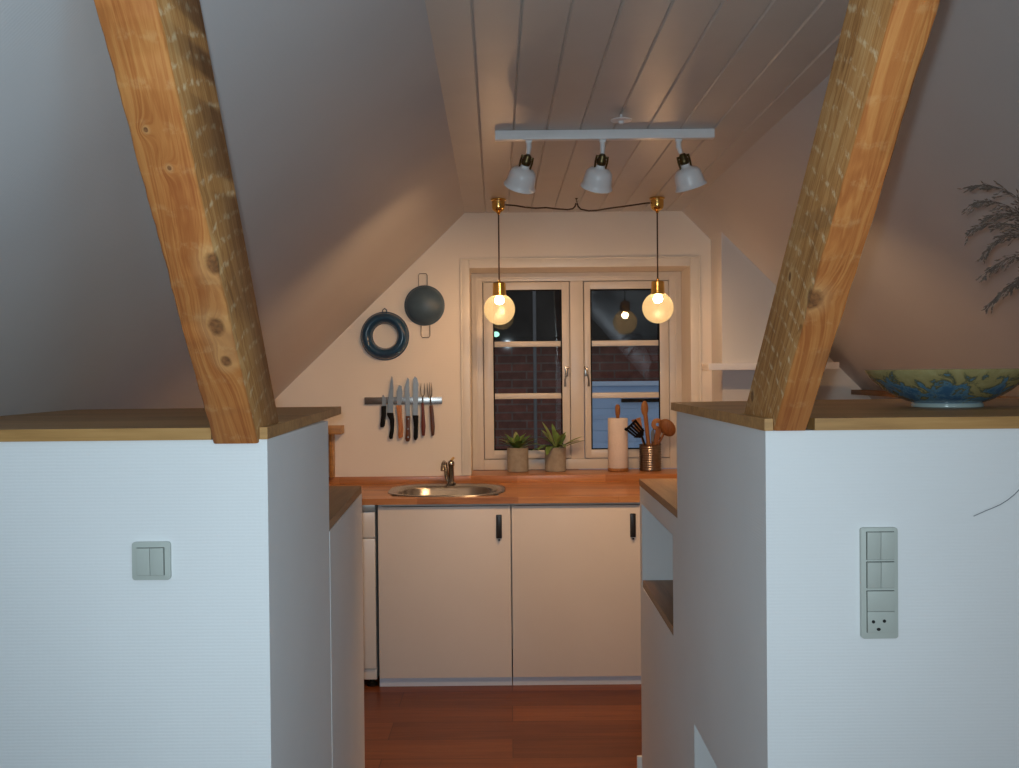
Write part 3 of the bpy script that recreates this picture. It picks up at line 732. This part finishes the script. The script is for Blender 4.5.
# ring mould
rx, rz = -.631, 1.604
rg = thing('ring_mould', 'dark blue enamel ring baking mould hanging on the gable wall', 'baking mould', (rx, WY, rz))
Mx = Matrix.Translation((rx, WY, rz)) @ Matrix.Rotation(PI/2, 4, 'X')
mb = MB()
prof = [(.122,.0005),(.124,.003),(.120,.006)] + [(.092+.027*math.cos(a), .006+.042*math.sin(a)) for a in [PI*k/14 for k in range(1,14)]] + [(.064,.006),(.062,.0005),(.066,.0005)] + [(.092-.024*math.cos(a), .004+.038*math.sin(a)) for a in [PI*k/14 for k in range(1,14)]] + [(.117,.0005),(.122,.0005)]
mb.lathe(prof, Mx, 56); mb.build('ring', M['enamel'], rg, ang=50)
mb = MB(); mb.tube([(rx-.010, WY-.004, rz+.118),(rx-.010,WY-.004,rz+.132),(rx,WY-.004,rz+.140),(rx+.010,WY-.004,rz+.132),(rx+.010,WY-.004,rz+.118)], .0028, 8); mb.build('hanging_loop', M['enamel'], rg)
# colander
ox, oz = -.428, 1.757
co = thing('colander', 'slate blue enamel colander with two wire loop handles on the gable wall', 'colander', (ox, WY, oz))
Mx = Matrix.Translation((ox, WY, oz)) @ Matrix.Rotation(PI/2, 4, 'X')
mb = MB(); R_ = .103
out = [(R_-.002,.0005),(R_,.003),(R_-.001,.007),(R_-.006,.008)] + [(.096*math.cos(a), .008+.052*math.sin(a)) for a in [PI/2*k/12 for k in range(1,12)]] + [(0,.060)]
inn = [(0,.056)] + [(.092*math.cos(a), .006+.049*math.sin(a)) for a in [PI/2*k/12 for k in range(11,-1,-1)]] + [(R_-.002,.0005)]
mb.lathe(out+inn, Mx, 56); mb.build('bowl', M['enamel2'], co, ang=50)
for sg, dx in ((1,-.007),(-1,.004)):
    mb = MB(); b = oz+sg*.094; w = .022
    mb.tube([(ox+dx-w,WY-.005,b),(ox+dx-w,WY-.005,b+sg*.060),(ox+dx-w+.006,WY-.005,b+sg*.068),(ox+dx+w-.006,WY-.005,b+sg*.068),(ox+dx+w,WY-.005,b+sg*.060),(ox+dx+w,WY-.005,b)], .0024, 8); mb.build('handle', M['wire'], co)
# small wooden wall shelf at the left end of the counter
ws = thing('wall_shelf', 'small wooden bracket shelf on the gable wall, mostly behind the left ledge', 'shelf', (-.95, WY, .8897))
mb = MB(); mb.box(-1.10, -.843, WY-.11, WY, 1.112, 1.153, bev=.002); mb.build('shelf_board', M['ledge'], ws)
mb = MB(); mb.box(-.912, -.892, WY-.05, WY, .8897, 1.1118, bev=.0015); mb.build('support', M['ledge'], ws)
# white shelf on the pier
mb = MB(); mb.box(.930, 1.540, 4.62, 4.7895, 1.414, 1.446, bev=.002)
tag(mb.build('wall_shelf', M['white_inside'], origin=(1.2,4.7895,1.414)), 'plain white shelf on the pier right of the window', 'shelf')

# ------------------------------------------------------------------ lamps
def pendant(x, label, sgn):
    y = 4.66; zt = zc(y)-.0005; gz = 1.710; R = .0730
    t = thing('pendant_lamp', label, 'pendant lamp', (x, y, zt), 'amber globe pendants before the window')
    T = Matrix.Translation((x,y,0))
    mb = MB(); mb.lathe([(0,zt),(.034,zt),(.0365,zt-.003),(.0365,zt-.007),(.031,zt-.010),(.0305,zt-.040),(.027,zt-.052),(.016,zt-.060),(.008,zt-.066),(.005,zt-.073),(0,zt-.073)], T, 32); c = mb.build('ceiling_cup', M['brass'], t); c['label'] = 'polished brass ceiling cup'
    st = gz+R*.92+.058
    mb = MB(); mb.tube([(x,y,zt-.07),(x,y,(zt+st)/2),(x,y,st+.004)], .0034, 8); mb.build('cord', M['cord'], t)
    mb = MB(); b = gz+R*.90
    mb.lathe([(0,st+.012),(.006,st+.012),(.007,st+.002),(.026,st),(.030,st-.004),(.032,b+.006),(.034,b-.004),(.032,b-.005),(.030,b+.004),(0,b+.006)], T, 32); mb.build('lamp_holder', M['brass'], t)
    mb = MB(); pr = []
    a0 = math.asin(.031/R)
    for k in range(25):
        a = a0+(PI-a0)*k/24; pr.append((R*math.sin(a) if k < 24 else 0, gz+R*math.cos(a)))
    mb.lathe(pr, T, 48); g = mb.build('globe', M['globe'], t); g['label'] = 'lit amber glass globe'
    mb = MB(); mb.lathe([(0,gz+R*.86),(.010,gz+R*.86),(.012,gz+.057),(.019,gz+.052),(.0225,gz+.043),(.019,gz+.031),(.010,gz+.024),(0,gz+.022)], T, 24); mb.build('bulb', M['bulb'], g)
    return t
pendant(-.0440, 'left of the two brass pendants with a lit amber globe', -1)
pendant(.7015, 'right of the two brass pendants with a lit amber globe', 1)
# swagged supply cord between the cups, held by a small hook
hx0 = .323
cy_ = 4.66; cz_ = 2.2
pts1 = [(-.012,cy_,2.200),(.03,cy_,2.197),(.08,cy_,2.188),(.13,cy_,2.183),(.18,cy_,2.185),(.23,cy_,2.179),(.28,cy_,2.175),(.305,cy_,2.179),(.316,cy_,2.190),(.320,cy_,2.205)]
pts2 = [(.326,cy_,2.205),(.330,cy_,2.190),(.343,cy_,2.176),(.38,cy_,2.168),(.42,cy_,2.170),(.48,cy_,2.180),(.54,cy_,2.187),(.61,cy_,2.196),(.645,cy_,2.201),(.669,cy_,2.203)]
mb = MB(); mb.tube(pts1+pts2, .0036, 8)
tag(mb.build('supply_cord', M['cord'], origin=(.323,4.66,2.205)), 'brown cord looping under the ceiling between the two brass cups', 'cord')
mb = MB(); zt = zc(4.66)-.0003
mb.lathe([(0,zt),(.007,zt),(.006,zt-.004),(.002,zt-.006),(.002,zt-.018),(0,zt-.018)], Matrix.Translation((hx0,4.66,0)), 12)
mb.tube([(hx0,4.66,zt-.016),(hx0+.003,4.666,zt-.022),(hx0,4.668,zt-.029),(hx0-.003,4.66,zt-.0315),(hx0,4.562,zt-.029)], .0016, 8)
tag(mb.build('ceiling_hook', M['brass_dark'], origin=(hx0,4.66,zt)), 'tiny dark hook carrying the brown cord under the ceiling', 'hook')
# track light
tl = thing('track_light', 'white ceiling track with three tilted bell-shaped spotlights', 'track light', (.335, 3.40, zc(3.40)))
tz = zc(3.40)
mb = MB(); mb.box(-.0415, .708, 3.385, 3.418, tz-.032, tz-.0005, bev=.002); mb.build('rail', M['white_metal'], tl)
for (ax_, tilt, back, hx_, hz_) in ((.074, 17, 31, -.005, 2.147), (.327, 10, 30, -.002, 2.146), (.587, -18, 14, .014, 2.145)):
    y = 3.4015; jx = ax_+hx_
    A = Matrix.Translation((jx, y-.004, hz_)) @ Matrix.Rotation(math.radians(tilt), 4, 'Y') @ Matrix.Rotation(math.radians(back), 4, 'X')
    # bell shade (opening down)
    mb = MB()
    o_ = [(.0135,-.026),(.0155,-.036),(.022,-.040),(.036,-.045),(.0445,-.055),(.0480,-.070),(.0500,-.092),(.0520,-.101),(.0560,-.106),(.0570,-.109)]
    i_ = [(.0555,-.109),(.0508,-.103),(.0485,-.092),(.0465,-.070),(.0425,-.056),(.0340,-.047),(.012,-.043),(0,-.043)]
    mb.lathe([(0,-.026)]+o_+i_, A, 40); sh = mb.build('spot_shade', M['white_metal'], tl, ang=50)
    mb = MB(); mb.box(ax_-.011, ax_+.011, y-.008, y+.008, tz-.041, tz-.0322, bev=.002)
    mb.tube([(ax_,y,tz-.040),(ax_,y,hz_+.034),(jx+(ax_-jx)*.4,y,hz_+.012)], [.009,.009,.007], 12); mb.build('stem', M['white_metal'], sh)
    mb = MB()
    mb.lathe([(0,.010),(.009,.010),(.013,.004),(.0135,-.006),(.0165,-.010),(.0165,-.022),(.0135,-.0275),(0,-.0275)], A, 20)
    mb.tube([A @ Vector((-.020,0,0)), A @ Vector((.020,0,0))], .0042, 10)
    for sx in (-1, 1): mb.tube([A @ Vector((.019*sx,0,.004)), A @ Vector((.0205*sx,0,-.016)), A @ Vector((.0185*sx,0,-.040))], .0034, 8)
    mb.build('knuckle', M['brass_dark'], sh)
    mb = MB(); mb.lathe([(0,-.0432),(.012,-.0432),(.016,-.047),(.024,-.053),(.026,-.061),(.023,-.070),(.013,-.076),(0,-.078)], A, 20); mb.build('spot_bulb', M['spot_bulb'], sh)
# little white rosette on the ceiling in front of the track
mb = MB(); zr = zc(3.20)-.0003
mb.lathe([(0,zr),(.004,zr),(.004,zr-.012),(.024,zr-.013),(.034,zr-.017),(.034,zr-.020),(.010,zr-.022),(.007,zr-.030),(0,zr-.031)], Matrix.Translation((.368,3.20,0)), 28)
tag(mb.build('ceiling_rosette', M['white_metal'], origin=(.368,3.20,zr)), 'small white disc hanging close under the ceiling boards in front of the track', 'ceiling fitting')

# ------------------------------------------------------------------ switches on the front walls
FWY = 1.64
def plate(mb, x0, x1, z0, z1):
    r = .005; n = 4
    mb.prism([(p[0], FWY-.0002, p[1]) for p in [(q[0], q[1]) for q in rrect(x0, x1, z0, z1, r, 0, n)]], (0, -.008, 0), bev=.0012)
def rocker(parent, x0, x1, z0, z1, name='rocker', tilt=.002):
    mb = MB(); y = FWY-.0083
    p = [(x0,y-.0035,z0),(x1,y-.0035,z0),(x1,y,z0),(x0,y,z0),(x0,y-.0035-tilt,z1),(x1,y-.0035-tilt,z1),(x1,y,z1),(x0,y,z1)]
    mb.hexa(p, 0, .0006); return mb.build(name, M['switch'], parent)
sw = thing('light_switch', 'square grey double light switch on the left low wall', 'light switch', (-.595, FWY, 1.073))
mb = MB(); plate(mb, -.6265, -.5635, 1.0735, 1.1365)
mb.box(-.6185,-.5725,FWY-.0084,FWY-.0081,1.0815,1.1275,1); mb.build('frame', [M['switch'], M['dark_hole']], sw)
rocker(sw, -.6176, -.5958, 1.0822, 1.1268); rocker(sw, -.5950, -.5734, 1.0822, 1.1268)
st = thing('switch_panel', 'tall grey switch plate with a power socket on the right low wall', 'switch panel', (.609, FWY, .965))
mb = MB(); plate(mb, .578, .639, .965, 1.149)
for (a, b) in ((1.096,1.1425),(1.049,1.093),(.9755,1.045)): mb.box(.5865,.6325,FWY-.0084,FWY-.0081,a,b,1)
mb.build('frame', [M['switch'], M['dark_hole']], st)
for (a, b) in ((1.0968,1.1418),(1.0498,1.0922)):
    rocker(st, .5873, .6090, a, b); rocker(st, .6097, .6317, a, b)
rocker(st, .5873, .6317, 1.0108, 1.0442, 'blank_cover', 0)
mb = MB(); y = FWY-.0083
mb.box(.5873,.6317,y-.0035,y,.9762,1.0102,bev=.0006)
s = mb.build('socket_face', M['switch'], st)
mb = MB()
for (hx, hz) in ((.5965,.9940),(.6145,.9950)): mb.lathe([(0,0),(.0028,0),(.0028,.0006),(0,.0006)], Matrix.Translation((hx,y-.0035,hz)) @ Matrix.Rotation(PI/2,4,'X'), 14)
mb.lathe([(0,0),(.0034,0),(.0034,.0006),(0,.0006)], Matrix.Translation((.6050,y-.0035,.9815)) @ Matrix.Rotation(PI/2,4,'X') @ Matrix.Diagonal((1,.75,1,1)), 14)
hl = mb.build('socket_holes', M['dark_hole'], s)
mb = MB(); path = [(.765,1.634,1.166),(.774,1.631,1.171),(.783,1.6295,1.1755),(.795,1.6285,1.1805),(.807,1.628,1.186),(.818,1.6275,1.193),(.829,1.627,1.202),(.842,1.626,1.216),(.862,1.623,1.247),(.880,1.62,1.285),(.895,1.618,1.3325),(.90,1.66,1.3325)]
mb.tube(path, .0007, 8); tag(mb.build('loose_wire', M['thin_wire'], origin=(.90,1.66,1.3315)), 'thin dark wire curving down the white wall at the right edge', 'wire')

# ------------------------------------------------------------------ right ledge: bowl, dried grass
bx, by, bz_ = .921, 2.085, 1.3309
mb = MB()
outp = [(0,.004),(.060,.004),(.064,0),(.070,0),(.071,.003),(.068,.009),(.080,.012),(.100,.021),(.122,.034),(.142,.050),(.156,.065),(.1635,.0755),(.1645,.078)]
inp = [(.162,.0785),(.153,.068),(.138,.054),(.118,.039),(.096,.027),(.070,.019),(.03,.015),(0,.0145)]
mb.lathe([(r,z) for r,z in outp+inp], Matrix.Translation((bx,by,bz_)), 72)
tag(mb.build('glazed_bowl', M['bowl'], origin=(bx,by,bz_), ang=50), 'wide shallow blue and olive glazed bowl on the right ledge', 'bowl')
vx, vy = 1.245, 2.12
mb = MB(); mb.lathe([(0,0),(.040,0),(.044,.004),(.050,.06),(.040,.12),(.024,.155),(.027,.17),(.023,.17),(.020,.155),(.034,.12),(.043,.06),(.036,.008),(0,.008)], Matrix.Translation((vx,vy,1.331)), 36)
tag(mb.build('vase', M['vase'], origin=(vx,vy,1.331)), 'grey stoneware vase on the right ledge holding the dried grass', 'vase')
GG = 'dried grass plumes at the right edge'
def plume(tip, mid, label, seed, foot):
    rnd = random.Random(seed)
    t = thing('dried_grass', label, 'dried grass', foot, GG)
    F_, Mi, T_ = Vector(foot), Vector(mid), Vector(tip)
    def bez(u): return F_*(1-u)**3 + (F_+Vector((0,0,.30)))*3*u*(1-u)**2 + Mi*3*u*u*(1-u) + T_*u**3
    P = [bez(k/24) for k in range(25)]
    mb = MB(); mb.tube(P, [.0013-.0008*k/24 for k in range(25)], 6); mb.build('stem', M['grass'], t)
    mb = MB()
    for k in range(30):
        u = .56+.44*k/29; p = bez(u); d = (bez(min(1,u+.02))-bez(u-.02)).normalized()
        for j in range(2):
            e = (d + Vector((rnd.uniform(-.5,.5), rnd.uniform(-.5,.5), rnd.uniform(-.55,.3)))).normalized()
            L = rnd.uniform(.012,.05)*(1.15-.6*(u-.56)/.44)
            q = p+e*L + Vector((0,0,-.006))
            mb.tube([p, p.lerp(q,.5)+Vector((0,0,.002)), q], [.0004,.0004,.0003], 4)
            for m in range(rnd.randint(2,4)):
                c = p.lerp(q, rnd.uniform(.45,1.0)); w = (e+Vector((rnd.uniform(-.3,.3), rnd.uniform(-.3,.3), rnd.uniform(-.3,.2)))).normalized()
                l = rnd.uniform(.006,.011)
                mb.tube([c, c+w*l*.4, c+w*l], [.0004, rnd.uniform(.0010,.0016), .0003], 5)
    sp = mb.build('spikelets', M['grass'], t); return t
vf = lambda a, b: (vx+a, vy+b, 1.341)
plume((.990,2.10,1.797), (1.10,2.10,1.815), 'uppermost dried grass plume arching in at the right edge', 1, vf(-.010,.0))
plume((.978,2.08,1.758), (1.09,2.09,1.785), 'second dried grass plume from the top at the right edge, reaching furthest left', 2, vf(.0,.012))
plume((.990,2.12,1.708), (1.10,2.11,1.76), 'third dried grass plume from the top at the right edge', 3, vf(.008,-.01))
plume((1.008,2.10,1.655), (1.09,2.10,1.76), 'fourth dried grass plume from the top, drooping steeply at the right edge', 4, vf(-.004,-.012))
plume((1.000,2.07,1.612), (1.10,2.07,1.70), 'fifth dried grass plume from the top, drooping at the right edge', 5, vf(.010,.008))
plume((1.020,2.10,1.548), (1.11,2.09,1.65), 'lowest dried grass plume hanging down at the right edge', 6, vf(.004,-.004))

plume((1.030,2.13,1.735), (1.12,2.12,1.775), 'short dried grass plume tucked between the second and third ones at the right edge', 7, vf(.012,-.002))
plume((1.045,2.06,1.580), (1.13,2.07,1.70), 'short dried grass plume close to the frame edge, just above the lowest one', 8, vf(-.009,-.008))

# ------------------------------------------------------------------ outside the window
mb = MB(); mb.box(-8, 9, 5.5, 16, -2.9, -2.8); struct(mb.build('ground', M['ground'], smooth=False), 'dark yard outside')
hs = thing('neighbour_house', 'dark brick house with a dark roof outside the window', 'house', (.5, 9.6, -2.8))
mb = MB(); mb.box(-5, 6, 8.1, 11.2, -2.8, 1.64); mb.build('brick_wall', M['brick'], hs, smooth=False)
mb = MB(); mb.prism([(-5.2,7.98,1.635),(-5.2,9.65,4.1),(-5.2,11.32,1.635),(-5.2,11.32,1.70),(-5.2,9.65,4.22),(-5.2,7.98,1.70)], (11.4,0,0)); mb.build('roof', M['roof'], hs, smooth=False)
mb = MB()
for k in range(18): mb.box(.56, 2.6, 7.985, 8.098, 1.295-.09*(k+1)+.0012, 1.295-.09*k, bev=.001)
bb_ = mb.build('boarded_bay', M['blue_board'], hs); bb_['label'] = 'pale blue boarded wall section'
mb = MB(); mb.box(.53, 2.65, 7.955, 8.098, 1.297, 1.335, bev=.004); mb.build('bay_trim', M['blue_trim'], bb_)
mb = MB(); mb.box(.90, 2.6, 7.965, 7.985, 1.165, 1.195); mb.build('bay_slot', M['black'], bb_)
mb = MB(); mb.lathe([(0,-2.8),(.016,-2.8),(.013,2.25),(.008,2.27),(0,2.27)], Matrix.Translation((.205,7.93,0)), 14)  # thin rod added to imitate a pale streak reflected in the left pane
tag(mb.build('reflection_streak', M['streak'], origin=(.205,7.93,-2.8)), 'slim grey pole standing in for a reflection in the window glass', 'streak')
gl = thing('outdoor_lamp', 'tiny green light on the dark roof outside', 'lamp', (-.105, 7.967, 1.672))
mb = MB(); mb.box(-.135,-.075,7.955,7.9795,1.672,1.700,bev=.004); mb.build('lamp_base', M['black'], gl)
mb = MB(); mb.sphere((-.105,7.955,1.722), .022, (1.3,1,1), 14); mb.build('lens', M['green_lamp'], gl)

# ------------------------------------------------------------------ light
w = bpy.data.worlds.new('dusk'); bpy.context.scene.world = w; w.use_nodes = True
bg = w.node_tree.nodes['Background']; bg.inputs[0].default_value = (.52,.55,.62,1); bg.inputs[1].default_value = .62
def lamp(name, typ, loc, energy, col, **kw):
    l = bpy.data.lights.new(name, typ); l.energy = energy; l.color = col
    for k, v in kw.items(): setattr(l, k, v)
    o = bpy.data.objects.new(name, l); C.objects.link(o); o.location = loc; return o
fl = lamp('camera_flash', 'SPOT', (-.018, .01, 1.438), 66, (.79,.955,1.05), shadow_soft_size=.012, spot_size=math.radians(112), spot_blend=1.0)
fl.rotation_euler = (math.radians(90-1), 0, 0)

rw = lamp('left_slope_fill', 'AREA', (.80, -.45, 1.62), 12, (.36,.74,1.0), shape='RECTANGLE', size=.9, size_y=.9)  # unseen bluish fill light, added to brighten the left slope
rw.rotation_euler = Vector((-1,0,0)).to_track_quat('-Z','Y').to_euler()

lamp('ambient_fill', 'POINT', (.84, -1.6, 1.5), 27, (.83,.95,1.05), shadow_soft_size=.13)  # added fill behind the camera, lifts passage walls, ledges and rafter flanks

# ------------------------------------------------------------------ camera (measured: level verticals, pitched down .64 deg, rolled .54 deg)
cam = bpy.data.cameras.new('camera'); co_ = bpy.data.objects.new('camera', cam); C.objects.link(co_)
cam.sensor_fit = 'HORIZONTAL'; cam.sensor_width = 36; cam.lens = 36*990/1019; cam.clip_start = .02
p_, r_ = math.atan(11/990), .0095
c, s = math.cos(r_), math.sin(r_); cp, sp = math.cos(p_), math.sin(p_)
right = Vector((c, -sp*s, -cp*s)); up = Vector((s, sp*c, cp*c)); fwd = Vector((0, cp, -sp))
m = Matrix((right, up, -fwd)).transposed().to_4x4(); m.translation = (0, 0, 1.41)
co_.matrix_world = m
sc = bpy.context.scene; sc.camera = co_
sc.view_settings.view_transform = 'Standard'; sc.view_settings.look = 'None'; sc.view_settings.gamma = 1; sc.view_settings.exposure = 0
sc.view_settings.use_curve_mapping = False
sc.cycles.use_denoising = True
sc.cycles.max_bounces = 10; sc.cycles.transparent_max_bounces = 16
sc.cycles.sample_clamp_indirect = 6
